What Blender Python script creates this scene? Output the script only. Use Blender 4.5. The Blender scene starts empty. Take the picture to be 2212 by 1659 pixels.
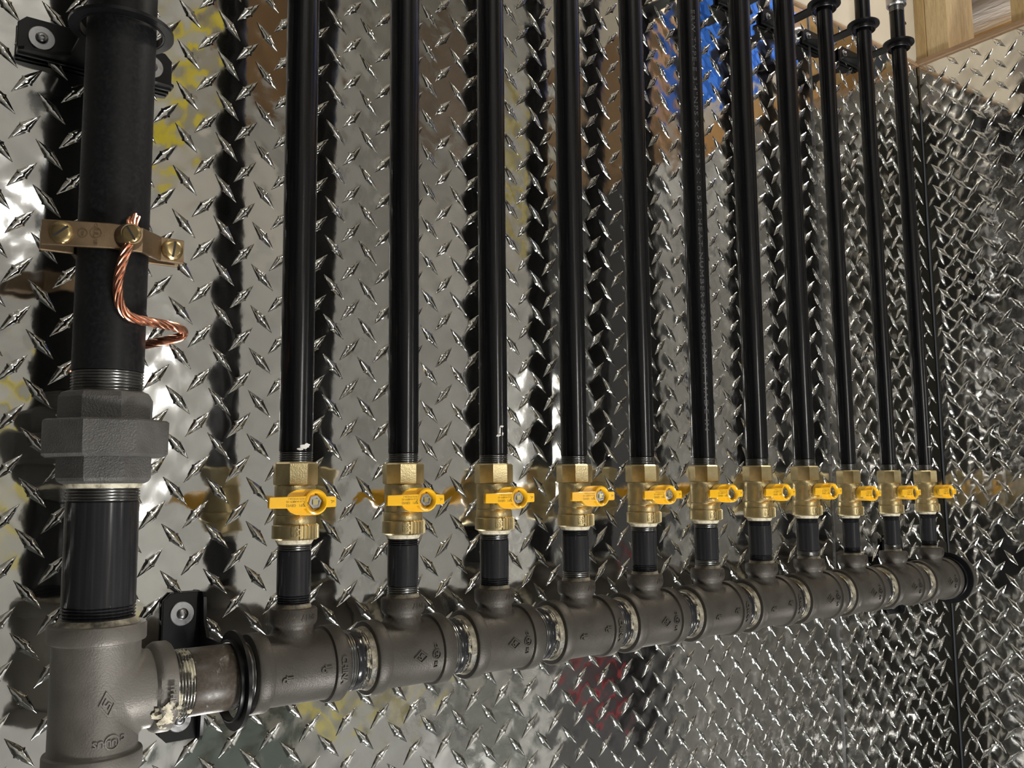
import bpy, math, random
import numpy as np
from math import sin, cos, pi, radians, sqrt, atan2
from mathutils import Matrix, Vector
random.seed(4); rng = np.random.default_rng(7)

# ------------------------------------------------------------------ camera, world, lights, exposure
SC = bpy.context.scene
COL = SC.collection
F_PX = 1930.76
cam_d = bpy.data.cameras.new('camera'); cam = bpy.data.objects.new('camera', cam_d); COL.objects.link(cam)
cam_d.sensor_width = 36.0; cam_d.lens = F_PX / 2212.0 * 36.0; cam_d.clip_start = 0.02
_r = Vector((0.80005, -0.59985, -0.01000)); _f = Vector((0.59620, 0.79501, 0.11190)).normalized()
_r = (_r - _r.dot(_f) * _f).normalized(); _u = _r.cross(_f)
cam.matrix_world = Matrix(((_r.x, _u.x, -_f.x, -0.2479), (_r.y, _u.y, -_f.y, -0.7699), (_r.z, _u.z, -_f.z, 0.1865), (0, 0, 0, 1)))
SC.camera = cam
SC.view_settings.view_transform = 'Standard'; SC.view_settings.look = 'None'
SC.view_settings.exposure = 0.12; SC.view_settings.gamma = 1.0; SC.view_settings.use_curve_mapping = False
w = bpy.data.worlds.new('world'); SC.world = w; w.use_nodes = True
w.node_tree.nodes['Background'].inputs[0].default_value = (0.9, 0.95, 1.0, 1)
w.node_tree.nodes['Background'].inputs[1].default_value = 0.05

def area(name, loc, target, sx, sy, power, color):
    l = bpy.data.lights.new(name, 'AREA'); l.shape = 'RECTANGLE'; l.size = sx; l.size_y = sy
    l.energy = power; l.color = color
    o = bpy.data.objects.new(name, l); COL.objects.link(o); o.location = loc
    o.rotation_euler = (Vector(target) - Vector(loc)).to_track_quat('-Z', 'Y').to_euler()
    return o
area('work_light', (0.30, -1.25, -1.15), (0.40, 0, 0.1), 0.45, 0.22, 27, (1.0, 0.98, 0.94))
area('upright_work_light', (0.40, -2.04, 0.38), (0.5, 0, 0.3), 0.08, 0.48, 4.5, (1.0, 0.98, 0.94))
area('small_work_light', (0.07, -2.06, 0.95), (0.3, 0, 0.4), 0.06, 0.09, 0.35, (1.0, 0.98, 0.94))
area('ceiling_light', (-0.2, -1.6, 2.1), (-0.2, -1.9, 0), 0.9, 0.3, 8, (1.0, 0.97, 0.92))
area('front_wall_fill', (0.55, -1.55, -1.2), (0.65, -2.1, 0.8), 0.5, 0.2, 7.5, (1.0, 0.985, 0.96))  # added fill from below, brightens the front wall mirrored in the plates
area('opening_fill', (1.34, -0.30, 1.75), (1.44, -0.12, 0.95), 0.25, 0.35, 17, (1.0, 0.92, 0.78))  # added warm fill so studs, sheet metal and tarpaulin beyond the opening look lit

# ------------------------------------------------------------------ materials
def mat(name, color, rough=0.5, metal=0.0, spec=0.5, coat=0.0):
    m = bpy.data.materials.new(name); m.use_nodes = True
    b = m.node_tree.nodes['Principled BSDF']
    b.inputs['Base Color'].default_value = (*color, 1); b.inputs['Roughness'].default_value = rough
    b.inputs['Metallic'].default_value = metal; b.inputs['Specular IOR Level'].default_value = spec
    b.inputs['Coat Weight'].default_value = coat; b.inputs['Coat Roughness'].default_value = 0.15
    return m
def N(m, t, **kw):
    n = m.node_tree.nodes.new(t)
    for k, v in kw.items():
        if k in n.inputs: n.inputs[k].default_value = v
        else: setattr(n, k, v)
    return n
def L(m, a, b): m.node_tree.links.new(a, b)
def bsdf(m): return m.node_tree.nodes['Principled BSDF']
def coords(m, scale=(1, 1, 1)):
    tc = N(m, 'ShaderNodeTexCoord'); mp = N(m, 'ShaderNodeMapping'); mp.inputs['Scale'].default_value = scale
    L(m, tc.outputs['Object'], mp.inputs['Vector']); return mp.outputs[0]
def noise(m, vec, scale, detail=4, rough=0.55, dist=0.0):
    n = N(m, 'ShaderNodeTexNoise', Scale=scale, Detail=detail, Roughness=rough, Distortion=dist)
    L(m, vec, n.inputs['Vector']); return n.outputs['Fac']
def ramp(m, fac, stops):
    r = N(m, 'ShaderNodeValToRGB'); L(m, fac, r.inputs[0]); e = r.color_ramp.elements
    while len(e) < len(stops): e.new(0.5)
    for el, (p, c) in zip(e, stops):
        el.position = p; el.color = (*c, 1) if not isinstance(c, (int, float)) else (c, c, c, 1)
    return r.outputs[0]
def mix(m, fac, a, b):
    x = N(m, 'ShaderNodeMix', data_type='RGBA')
    if isinstance(fac, float): x.inputs[0].default_value = fac
    else: L(m, fac, x.inputs[0])
    for i, v in ((6, a), (7, b)):
        if isinstance(v, tuple): x.inputs[i].default_value = (*v, 1)
        else: L(m, v, x.inputs[i])
    return x.outputs[2]
def bump(m, h, strength, dist, prev=None):
    b = N(m, 'ShaderNodeBump', Strength=strength, Distance=dist); L(m, h, b.inputs['Height'])
    if prev: L(m, prev, b.inputs['Normal'])
    return b.outputs[0]

def plate_material():
    m = mat('polished_tread_plate', (0.74, 0.735, 0.715), 0.14, 1.0)
    v = coords(m); s = bsdf(m)
    L(m, ramp(m, noise(m, v, 9, 5), [(0.3, 0.045), (0.75, 0.10)]), s.inputs['Roughness'])
    L(m, ramp(m, noise(m, v, 14, 3), [(0.25, (0.66, 0.655, 0.64)), (0.7, (0.78, 0.775, 0.755))]), s.inputs['Base Color'])
    b1 = bump(m, noise(m, v, 38, 2, 0.45), 1.0, 0.00022)
    b2 = bump(m, noise(m, v, 260, 2, 0.5), 0.5, 0.00002, b1)
    L(m, b2, s.inputs['Normal']); return m
PLATE = plate_material()

def cast_material(name, c1, c2, dust=False):
    m = mat(name, c1, 0.5, 0.35, 0.5); v = coords(m); s = bsdf(m)
    col = ramp(m, noise(m, v, 28, 5), [(0.3, c1), (0.75, c2)])
    if dust:                                   # rusty grit that lies on the upward side of the casting
        sep = N(m, 'ShaderNodeSeparateXYZ'); L(m, v, sep.inputs[0])
        mr = N(m, 'ShaderNodeMapRange'); L(m, sep.outputs['Z'], mr.inputs['Value'])
        mr.inputs['From Min'].default_value = 0.010; mr.inputs['From Max'].default_value = 0.028
        g = ramp(m, noise(m, v, 420, 3, 0.7), [(0.58, 0.0), (0.66, 1.0)])
        mu = N(m, 'ShaderNodeMath', operation='MULTIPLY'); L(m, mr.outputs[0], mu.inputs[0]); L(m, g, mu.inputs[1])
        col = mix(m, mu.outputs[0], col, (0.11, 0.07, 0.045))
    L(m, col, s.inputs['Base Color'])
    L(m, ramp(m, noise(m, v, 60, 3), [(0.3, 0.40), (0.7, 0.58)]), s.inputs['Roughness'])
    L(m, bump(m, noise(m, v, 800, 3, 0.6), 0.8, 0.00030), s.inputs['Normal']); return m
CAST = cast_material('black_malleable_iron', (0.046, 0.041, 0.035), (0.072, 0.065, 0.056), True)
CAST_L = cast_material('grey_malleable_iron', (0.125, 0.115, 0.102), (0.175, 0.162, 0.145))
CAST_N = cast_material('rough_grey_iron', (0.075, 0.072, 0.068), (0.135, 0.13, 0.125))
for n_ in CAST_N.node_tree.nodes:
    if n_.type == 'BUMP': n_.inputs['Distance'].default_value = 0.0007; n_.inputs['Strength'].default_value = 1.0

def pipe_material(name, base, rough, streak, zs=(1, 1, 0.02), along='z'):
    m = mat(name, base, rough, 0.0, 0.38); s = bsdf(m)
    v = coords(m, zs); v0 = coords(m)
    st = noise(m, v, 380, 4, 0.7)
    L(m, ramp(m, st, [(0.3, max(0.08, rough - 0.10)), (0.8, rough + 0.16)]), s.inputs['Roughness'])
    c = ramp(m, st, [(0.45, base), (0.85, tuple(x * 1.9 + 0.002 for x in base))])
    sc = noise(m, coords(m, (1, 1, 0.16)), 160, 6, 0.72, 0.4)
    mask = ramp(m, sc, [(streak, 0.0), (streak + 0.05, 1.0)])
    c = mix(m, mask, c, (0.20, 0.20, 0.20))
    L(m, c, s.inputs['Base Color'])
    L(m, bump(m, st, 0.08, 0.00006), s.inputs['Normal']); return m
PIPE = pipe_material('black_lacquered_steel', (0.0040, 0.0040, 0.0046), 0.20, 0.72)
PIPE_M = pipe_material('matte_black_steel', (0.0085, 0.0085, 0.0092), 0.45, 0.75, (1, 1, 1))
bsdf(PIPE_M).inputs['Specular IOR Level'].default_value = 0.2
NIPPLE = pipe_material('dark_nipple_steel', (0.016, 0.016, 0.018), 0.14, 0.68)
BRACKET = mat('black_powder_coat', (0.007, 0.007, 0.008), 0.30, 0.0, 0.3)

def thread_material(name, dope, c=(0.34, 0.34, 0.335)):
    m = mat(name, c, 0.2, 0.95); v = coords(m); s = bsdf(m)
    g = ramp(m, noise(m, v, 90, 5, 0.65), [(dope, 0.0), (dope + 0.10, 1.0)])
    L(m, mix(m, g, c, (0.62, 0.58, 0.44)), s.inputs['Base Color'])
    iv = N(m, 'ShaderNodeMapRange'); L(m, g, iv.inputs['Value']); iv.inputs['To Min'].default_value = 0.95; iv.inputs['To Max'].default_value = 0.0
    L(m, iv.outputs[0], s.inputs['Metallic'])
    rr = N(m, 'ShaderNodeMapRange'); L(m, g, rr.inputs['Value']); rr.inputs['To Min'].default_value = 0.2; rr.inputs['To Max'].default_value = 0.6
    L(m, rr.outputs[0], s.inputs['Roughness']); return m
THREAD = thread_material('cut_steel_thread', 0.72)
THREAD_D = thread_material('sealant_filled_thread', 0.50, (0.30, 0.29, 0.27))
DOPE = mat('cream_pipe_sealant', (0.66, 0.60, 0.45), 0.55)
_v = coords(DOPE); L(DOPE, ramp(DOPE, noise(DOPE, _v, 150, 4), [(0.35, (0.20, 0.17, 0.12)), (0.50, (0.52, 0.47, 0.35)), (0.68, (0.70, 0.65, 0.50))]), bsdf(DOPE).inputs['Base Color'])
L(DOPE, bump(DOPE, noise(DOPE, _v, 500, 3), 0.5, 0.0004), bsdf(DOPE).inputs['Normal'])

DOPE_B = mat('smeared_brown_sealant', (0.3, 0.27, 0.2), 0.45)
_v = coords(DOPE_B); L(DOPE_B, ramp(DOPE_B, noise(DOPE_B, _v, 55, 6, 0.65), [(0.38, (0.05, 0.045, 0.035)), (0.52, (0.22, 0.195, 0.145)), (0.70, (0.55, 0.50, 0.38))]), bsdf(DOPE_B).inputs['Base Color'])
L(DOPE_B, bump(DOPE_B, noise(DOPE_B, _v, 400, 3), 0.8, 0.0006), bsdf(DOPE_B).inputs['Normal'])
def brass_material():
    m = mat('rough_brass', (0.62, 0.50, 0.26), 0.30, 0.9); v = coords(m); s = bsdf(m)
    L(m, ramp(m, noise(m, v, 70, 4), [(0.3, (0.50, 0.40, 0.20)), (0.7, (0.74, 0.62, 0.36))]), s.inputs['Base Color'])
    L(m, bump(m, noise(m, v, 900, 3), 0.7, 0.00025), s.inputs['Normal']); return m
BRASS = brass_material()
BRONZE = mat('cast_bronze', (0.40, 0.27, 0.16), 0.36, 0.85)
_v = coords(BRONZE); L(BRONZE, ramp(BRONZE, noise(BRONZE, _v, 60, 4), [(0.3, (0.21, 0.145, 0.085)), (0.7, (0.33, 0.235, 0.145))]), bsdf(BRONZE).inputs['Base Color'])
L(BRONZE, bump(BRONZE, noise(BRONZE, _v, 900, 3), 0.3, 0.0002), bsdf(BRONZE).inputs['Normal'])
BRONZE_S = mat('dark_brass_screw', (0.42, 0.31, 0.15), 0.28, 0.9)
COPPER = mat('bare_copper', (0.86, 0.42, 0.27), 0.25, 1.0)
_v = coords(COPPER); L(COPPER, ramp(COPPER, noise(COPPER, _v, 130, 3), [(0.3, (0.62, 0.27, 0.17)), (0.7, (0.90, 0.47, 0.32))]), bsdf(COPPER).inputs['Base Color'])
YELLOW = mat('yellow_enamel', (0.90, 0.50, 0.015), 0.28, 0.0, 0.5, 0.3)
_v = coords(YELLOW); L(YELLOW, ramp(YELLOW, noise(YELLOW, _v, 60, 2), [(0.3, (0.78, 0.41, 0.010)), (0.7, (0.86, 0.48, 0.014))]), bsdf(YELLOW).inputs['Base Color'])
INK = mat('dark_print', (0.06, 0.035, 0.01), 0.5)
ZINC = mat('zinc_plated_steel', (0.42, 0.42, 0.43), 0.36, 1.0)
_v = coords(ZINC); L(ZINC, ramp(ZINC, noise(ZINC, _v, 200, 3), [(0.3, 0.24), (0.7, 0.42)]), bsdf(ZINC).inputs['Roughness'])
STEMB = mat('brass_stem', (0.72, 0.62, 0.30), 0.25, 1.0)
STAMP = mat('faint_grey_print', (0.075, 0.075, 0.08), 0.5)

def wood_material(name, c1, c2, sc=(3, 3, 60), grain=1.0):
    m = mat(name, c1, 0.6, 0.0, 0.3); v = coords(m, sc); s = bsdf(m)
    n = noise(m, v, 3.0 * grain, 5, 0.6, 1.2)
    n2 = noise(m, v, 16 * grain, 3, 0.6, 0.3)
    c = ramp(m, n, [(0.3, c1), (0.7, c2)])
    c = mix(m, ramp(m, n2, [(0.5, 0.0), (0.9, 0.6)]), c, tuple(x * 0.55 for x in c1))
    L(m, c, s.inputs['Base Color']); L(m, bump(m, n2, 0.2, 0.0006), s.inputs['Normal']); return m
STUD = wood_material('pine_stud', (0.40, 0.27, 0.12), (0.56, 0.41, 0.21), (60, 60, 6))
STUD_B = wood_material('brown_knotty_pine', (0.52, 0.38, 0.20), (0.72, 0.57, 0.34), (60, 60, 6))
STUD_P = wood_material('pale_pine_stud', (0.76, 0.63, 0.40), (0.90, 0.79, 0.55), (60, 60, 6))
SILL = wood_material('brown_sill_wood', (0.30, 0.19, 0.11), (0.42, 0.28, 0.17), (60, 5, 60))
PLY = wood_material('orange_plywood', (0.66, 0.42, 0.18), (0.82, 0.57, 0.28), (20, 3, 20))
def wall_paint(name, c, sc=6, var=0.12):
    m = mat(name, c, 0.65, 0.0, 0.3); v = coords(m); s = bsdf(m)
    L(m, ramp(m, noise(m, v, sc, 5), [(0.3, tuple(x * (1 - var) for x in c)), (0.7, c)]), s.inputs['Base Color'])
    L(m, bump(m, noise(m, v, 180, 3), 0.1, 0.0005), s.inputs['Normal']); return m
DRYWALL = wall_paint('beige_drywall', (0.62, 0.56, 0.46))
DARKWALL = wall_paint('dark_brown_wall', (0.045, 0.040, 0.028), 3.0, 0.6)
GREYWALL = wall_paint('grey_painted_wall', (0.68, 0.68, 0.66), 2.0, 0.40)
FLOORM = wall_paint('grey_concrete_floor', (0.16, 0.17, 0.165), 5.0, 0.4)
CEILM = wall_paint('off_white_ceiling', (0.60, 0.57, 0.50))
BLUE = wall_paint('blue_tarpaulin', (0.03, 0.17, 0.75), 8, 0.3)
FOIL = mat('grey_sheet_metal', (0.60, 0.60, 0.64), 0.35, 0.2)
_v = coords(FOIL, (1, 1, 6)); L(FOIL, bump(FOIL, noise(FOIL, _v, 22, 4), 0.8, 0.003), bsdf(FOIL).inputs['Normal'])
DARK = mat('dark_joint', (0.02, 0.02, 0.02), 0.7)
YPAINT = wall_paint('bright_yellow_plastic', (0.85, 0.70, 0.02), 8, 0.1)
WHITEP = wall_paint('white_painted_board', (0.72, 0.70, 0.66), 4, 0.12)
GREENP = wall_paint('dark_green_enamel', (0.09, 0.11, 0.095), 6, 0.2)
REDP = wall_paint('red_plastic', (0.45, 0.02, 0.03), 8, 0.1)
BROWNP = wall_paint('brown_board', (0.26, 0.16, 0.08), 4, 0.3)
BLACKP = wall_paint('black_cloth', (0.02, 0.02, 0.022), 4, 0.3)

# ------------------------------------------------------------------ mesh helpers
class MB:
    def __init__(s): s.v = []; s.f = []
    def add(s, vs, fs):
        o = len(s.v); s.v += [tuple(p) for p in vs]; s.f += [tuple(i + o for i in f) for f in fs]; return s
    def box(s, x0, x1, y0, y1, z0, z1):
        vs = [(x, y, z) for z in (z0, z1) for y in (y0, y1) for x in (x0, x1)]
        return s.add(vs, [(0, 2, 3, 1), (4, 5, 7, 6), (0, 1, 5, 4), (2, 6, 7, 3), (0, 4, 6, 2), (1, 3, 7, 5)])
    def lathe(s, prof, seg=48, M=None, caps=True, phase=0.0):
        """prof: (r, h) pairs about the local z axis"""
        vs = []; fs = []
        for r, h in prof:
            for k in range(seg):
                a = 2 * pi * (k + phase) / seg; vs.append(Vector((r * cos(a), r * sin(a), h)))
        n = len(prof)
        for i in range(n - 1):
            for k in range(seg):
                k2 = (k + 1) % seg; fs.append((i * seg + k, i * seg + k2, (i + 1) * seg + k2, (i + 1) * seg + k))
        if caps:
            fs.append(tuple(reversed(range(seg)))); fs.append(tuple((n - 1) * seg + k for k in range(seg)))
        if M: vs = [M @ v for v in vs]
        return s.add(vs, fs)
    def prism(s, poly, h0, h1, M=None, bevel=0.0):
        """polygon (x,y) counter-clockwise extruded h0..h1 in z, optional chamfer of the top/bottom edges"""
        n = len(poly); cx = sum(p[0] for p in poly) / n; cy = sum(p[1] for p in poly) / n
        rings = [(1 if not bevel else 0, h0), (1, h1)]
        vs = []; lay = []
        def ins(b):
            out = []
            for i in range(n):
                p0, p1, p2 = poly[i - 1], poly[i], poly[(i + 1) % n]
                e1 = Vector((p1[0] - p0[0], p1[1] - p0[1])).normalized(); e2 = Vector((p2[0] - p1[0], p2[1] - p1[1])).normalized()
                n1 = Vector((-e1.y, e1.x)); n2 = Vector((-e2.y, e2.x)); m_ = (n1 + n2)
                m_ = m_ / max(0.3, 1 + n1.dot(n2)); out.append((p1[0] + m_.x * b, p1[1] + m_.y * b))
            return out
        if bevel:
            q = ins(bevel); lay = [(q, h0), (poly, h0 + bevel), (poly, h1 - bevel), (q, h1)]
        else: lay = [(poly, h0), (poly, h1)]
        for pl, h in lay: vs += [Vector((p[0], p[1], h)) for p in pl]
        fs = [tuple(reversed(range(n))), tuple((len(lay) - 1) * n + k for k in range(n))]
        for i in range(len(lay) - 1):
            for k in range(n):
                k2 = (k + 1) % n; fs.append((i * n + k, i * n + k2, (i + 1) * n + k2, (i + 1) * n + k))
        if M: vs = [M @ v for v in vs]
        return s.add(vs, fs)
    def tube(s, pts, r, seg=12, caps=True):
        pts = [Vector(p) for p in pts]; n = len(pts); vs = []; fs = []
        t0 = (pts[1] - pts[0]).normalized(); nrm = t0.orthogonal().normalized()
        for i, p in enumerate(pts):
            t = (pts[min(i + 1, n - 1)] - pts[max(i - 1, 0)]).normalized()
            nrm = (nrm - nrm.dot(t) * t).normalized(); b = t.cross(nrm)
            rr = r[i] if isinstance(r, (list, tuple)) else r
            for k in range(seg):
                a = 2 * pi * k / seg; vs.append(p + nrm * (rr * cos(a)) + b * (rr * sin(a)))
        for i in range(n - 1):
            for k in range(seg):
                k2 = (k + 1) % seg; fs.append((i * seg + k, i * seg + k2, (i + 1) * seg + k2, (i + 1) * seg + k))
        if caps: fs.append(tuple(reversed(range(seg)))); fs.append(tuple((n - 1) * seg + k for k in range(seg)))
        return s.add(vs, fs)
    def build(s, name, material, parent=None, angle=38, loc=None, smooth=True):
        me = bpy.data.meshes.new(name); me.from_pydata(s.v, [], s.f); me.update()
        me.materials.append(material)
        if smooth:
            me.polygons.foreach_set('use_smooth', [True] * len(me.polygons)); me.set_sharp_from_angle(angle=radians(angle))
        o = bpy.data.objects.new(name, me); COL.objects.link(o)
        if parent: o.parent = parent
        if loc: o.location = loc
        return o
def tag(o, label=None, cat=None, group=None, kind=None):
    if label: o['label'] = label
    if cat: o['category'] = cat
    if group: o['group'] = group
    if kind: o['kind'] = kind
    return o
def empty(name, loc=(0, 0, 0)):
    o = bpy.data.objects.new(name, None); COL.objects.link(o); o.location = loc; o.empty_display_size = 0.02; return o
def copy_tree(o, parent=None):
    c = o.copy(); COL.objects.link(c); c.parent = parent
    for ch in list(o.children): copy_tree(ch, c)
    return c
RX = Matrix.Rotation(pi / 2, 4, 'Y')          # local z -> world x
RYN = Matrix.Rotation(pi / 2, 4, 'X')         # local z -> world -y
def T(x, y, z): return Matrix.Translation((x, y, z))

def text_mesh(s, size, extrude, bold=0.0, align='CENTER', spacing=1.0):
    """flat letters as (u, v, w) vertices and faces"""
    cu = bpy.data.curves.new('lettering', 'FONT'); cu.body = s; cu.size = size; cu.extrude = extrude; cu.offset = bold
    cu.align_x = align; cu.align_y = 'CENTER'; cu.resolution_u = 2; cu.space_character = spacing
    o = bpy.data.objects.new('lettering', cu); COL.objects.link(o)
    dg = bpy.context.evaluated_depsgraph_get(); me = bpy.data.meshes.new_from_object(o.evaluated_get(dg))
    vs = [tuple(v.co) for v in me.vertices]; fs = [tuple(p.vertices) for p in me.polygons]
    bpy.data.objects.remove(o); bpy.data.curves.remove(cu); bpy.data.meshes.remove(me)
    return vs, fs
def put(mb, tm, u0, v0, rot, fn):
    """turn the flat letters by rot (degrees), shift to (u0, v0) and map them with fn(u, v, w)"""
    c, s = cos(radians(rot)), sin(radians(rot))
    mb.add([fn(u0 + c * u - s * v, v0 + s * u + c * v, w) for u, v, w in tm[0]], tm[1])
def ring_flat(r, wd, ex, n=28):
    vs = []; fs = []
    for k in range(n):
        a = 2 * pi * k / n
        for rr in (r - wd / 2, r + wd / 2):
            for e in (-ex, ex): vs.append((rr * cos(a), rr * sin(a), e))
    for k in range(n):
        a = 4 * k; b = 4 * ((k + 1) % n)
        fs += [(a + 1, a + 3, b + 3, b + 1), (a, b, b + 2, a + 2), (a + 2, b + 2, b + 3, a + 3), (a, a + 1, b + 1, b)]
    return vs, fs
def diamond_flat(a, b, wd, ex):
    """hollow rhombus with an S-like bar inside"""
    vs = []; fs = []
    def bar(p, q, t):
        p = Vector(p); q = Vector(q); d = (q - p).normalized(); n_ = Vector((-d.y, d.x)) * t / 2; o = len(vs); K = 6
        for i in range(K + 1):
            c_ = p - d * t / 2 + (q - p + d * t) * i / K
            for sg in (-1, 1):
                for e in (-ex, ex): vs.append((c_.x + n_.x * sg, c_.y + n_.y * sg, e))
        for i in range(K):
            r_ = o + 4 * i
            fs.extend([(r_ + 1, r_ + 5, r_ + 7, r_ + 3), (r_, r_ + 4, r_ + 5, r_ + 1), (r_ + 2, r_ + 3, r_ + 7, r_ + 6)])
        fs.extend([(o, o + 1, o + 3, o + 2), (o + 4 * K, o + 4 * K + 2, o + 4 * K + 3, o + 4 * K + 1)])
    c = [(a, 0), (0, b), (-a, 0), (0, -b)]
    for i in range(4): bar(c[i], c[(i + 1) % 4], wd)
    s1 = [(0.42, 0.12), (0.05, 0.5), (-0.12, 0.2), (0.12, -0.2), (-0.05, -0.5), (-0.42, -0.12)]
    for i in range(5): bar((s1[i][0] * a, s1[i][1] * b), (s1[i + 1][0] * a, s1[i + 1][1] * b), wd * 0.9)
    return vs, fs
def cyl_x(y0, z0, R, s0=0.0):                 # u along x, v up round a horizontal pipe, from the side facing -y
    return lambda u, v, w: (u, y0 - (R + w) * cos((v + s0) / R), z0 + (R + w) * sin((v + s0) / R))
def cyl_z(x0, y0, R, s0=0.0):                 # u round a vertical pipe, v up
    return lambda u, v, w: (x0 + (R + w) * sin((u + s0) / R), y0 - (R + w) * cos((u + s0) / R), v)

def thread_prof(r, h0, h1, pitch, depth=0.0011, taper=0.0):
    n = max(2, int(round((h1 - h0) / pitch))); out = []
    for i in range(n):
        a = h0 + (h1 - h0) * i / n; st = (h1 - h0) / n; rr = r - taper * i / n
        out += [(rr - depth, a), (rr, a + st * 0.40), (rr, a + st * 0.58)]
    out.append((r - taper - depth, h1)); return out

# ------------------------------------------------------------------ tread plate
PX, PZ = 0.0354, 0.0382
def lug_template(Ln, Wd, H):
    ts = [-1, -0.9, -0.75, -0.58, -0.4, -0.22, -0.1, 0, 0.1, 0.22, 0.4, 0.58, 0.75, 0.9, 1]
    rows = []
    for t in ts:
        a = abs(t); wdt = max(0.03, (1 - a ** 1.15)); wdt *= (1.0 + (0.16 if a < 0.05 else 0.0) - (0.05 if a == 0.1 else 0))
        top = H * (1 - 0.75 * a ** 2.4) * (1.12 if a < 0.05 else (0.94 if a < 0.15 else 1)); sh = top * 0.72
        hw = Wd / 2 * wdt
        rows.append([(-1.18 * hw - .0002, 0.0), (-1.0 * hw, 0.30 * top), (-0.80 * hw, 0.80 * top), (-0.10 * hw, top), (0.10 * hw, top), (0.80 * hw, 0.80 * top), (1.0 * hw, 0.30 * top), (1.18 * hw + .0002, 0.0)])
    V = np.array([[t * Ln / 2, q[0], q[1]] for t, row in zip(ts, rows) for q in row])
    m = 8; F = [(i * m + k, (i + 1) * m + k, (i + 1) * m + k + 1, i * m + k + 1) for i in range(len(ts) - 1) for k in range(m - 1)]
    return V, np.array(F)
def tread_plate(name, parent, u0, u1, v0, v1, px, pz, back, fwd, mapper, step=0.005, flip=False):
    """sheet spanning u (horizontal) and v (up); back/fwd = one centre of a \\ lug and of a / lug"""
    cs = []
    for (cu, cv), ang in ((back, -48), (fwd, 48)):
        for i in range(int((u0 - cu) / px) - 1, int((u1 - cu) / px) + 2):
            for j in range(int((v0 - cv) / pz) - 1, int((v1 - cv) / pz) + 2):
                a, b = cu + i * px, cv + j * pz
                if u0 + 0.004 < a < u1 - 0.004 and v0 + 0.004 < b < v1 - 0.004: cs.append((a, b, ang))
    cs = np.array(cs)
    nu = max(2, int((u1 - u0) / step)); nv = max(2, int((v1 - v0) / step))
    U, V_ = np.meshgrid(np.linspace(u0, u1, nu), np.linspace(v0, v1, nv)); Hh = np.zeros_like(U)
    # gentle swelling of the sheet round every lug, anisotropic along the lug
    for (cu, cv), ang in ((back, -48), (fwd, 48)):
        a = radians(ang); du = (U - cu + px / 2) % px - px / 2; dv = (V_ - cv + pz / 2) % pz - pz / 2
        for su in (-px, 0, px):
            for sv in (-pz, 0, pz):
                l = (du + su) * cos(a) + (dv + sv) * sin(a); q = -(du + su) * sin(a) + (dv + sv) * cos(a)
                Hh += 0.00026 * np.exp(-(l / 0.0120) ** 2 - (q / 0.0062) ** 2)
    Hh += 0.0002 * np.sin(U * 9.1 + 1.3 * np.sin(V_ * 5.3)) + 0.0003 * np.sin(V_ * 17 + U * 6)
    P = np.stack([U, V_, Hh], -1).reshape(-1, 3)
    idx = np.arange(nu * nv).reshape(nv, nu)
    Fb = np.stack([idx[:-1, :-1], idx[:-1, 1:], idx[1:, 1:], idx[1:, :-1]], -1).reshape(-1, 4)
    LV, LF = lug_template(0.0308, 0.0074, 0.0019); vs = [P]; fs = [Fb]; off = len(P)
    for a_, b_, ang in cs:
        a = radians(ang + rng.normal(0, 0.8)); c, s = cos(a), sin(a); k = 1 + rng.normal(0, 0.02)
        h0 = 0.0002 * sin(a_ * 9.1 + 1.3 * sin(b_ * 5.3)) + 0.0003 * sin(b_ * 17 + a_ * 6)
        X = a_ + (LV[:, 0] * c - LV[:, 1] * s) * k; Y = b_ + (LV[:, 0] * s + LV[:, 1] * c) * k
        ok = (X > u0 + .0005) & (X < u1 - .0005) & (Y > v0 + .0005) & (Y < v1 - .0005)
        X = np.clip(X, u0 + .0005, u1 - .0005); Y = np.clip(Y, v0 + .0005, v1 - .0005)
        vs.append(np.stack([X, Y, LV[:, 2] + h0 + 0.00002], -1)); fs.append(LF + off); off += len(LV)
    P = np.concatenate(vs); F = np.concatenate(fs)
    if flip: F = F[:, ::-1]
    W = mapper(P)
    me = bpy.data.meshes.new(name); me.vertices.add(len(W)); me.vertices.foreach_set('co', W.astype(np.float32).ravel())
    me.loops.add(F.size); me.loops.foreach_set('vertex_index', F.astype(np.int32).ravel())
    me.polygons.add(len(F)); me.polygons.foreach_set('loop_start', np.arange(0, F.size, 4, dtype=np.int32))
    me.update(calc_edges=True); me.polygons.foreach_set('use_smooth', np.ones(len(F), dtype=bool))
    me.set_sharp_from_angle(angle=radians(50)); me.materials.append(PLATE)
    o = bpy.data.objects.new(name, me); COL.objects.link(o)
    if parent: o.parent = parent
    return o

XC, HT, XS = 1.229, 0.9107, 0.9086
back_map = lambda P: np.stack([P[:, 0], -P[:, 2], P[:, 1]], -1)
right_map = lambda P: np.stack([XC - P[:, 2], P[:, 0], P[:, 1]], -1)
wall = tag(empty('wall_back'), kind='structure')
wall['label'] = 'wall of polished diamond tread plate behind the pipes'
ZB = -1.3
tread_plate('tread_plate_sheet', wall, -0.75, XS - 0.0006, -0.6, HT, PX, PZ, (-0.0232, 0.5661), (-0.0060, 0.5845), back_map, 0.004)
tread_plate('tread_plate_sheet', wall, XS + 0.0006, XC - 0.0015, -0.6, HT, PX, PZ, (0.925, 0.556), (0.9427, 0.5745), back_map, 0.004)
b = MB(); b.box(-0.75, XC, 0.003, 0.012, -0.6, HT + 0.0); b.build('backing_board', DARK, wall)
b = MB(); b.box(XS - 0.0025, XS - 0.0003, -0.0022, 0.002, -0.6, HT); b.build('sheet_edge', ZINC, wall)
wr = tag(empty('wall_right'), kind='structure')
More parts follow.
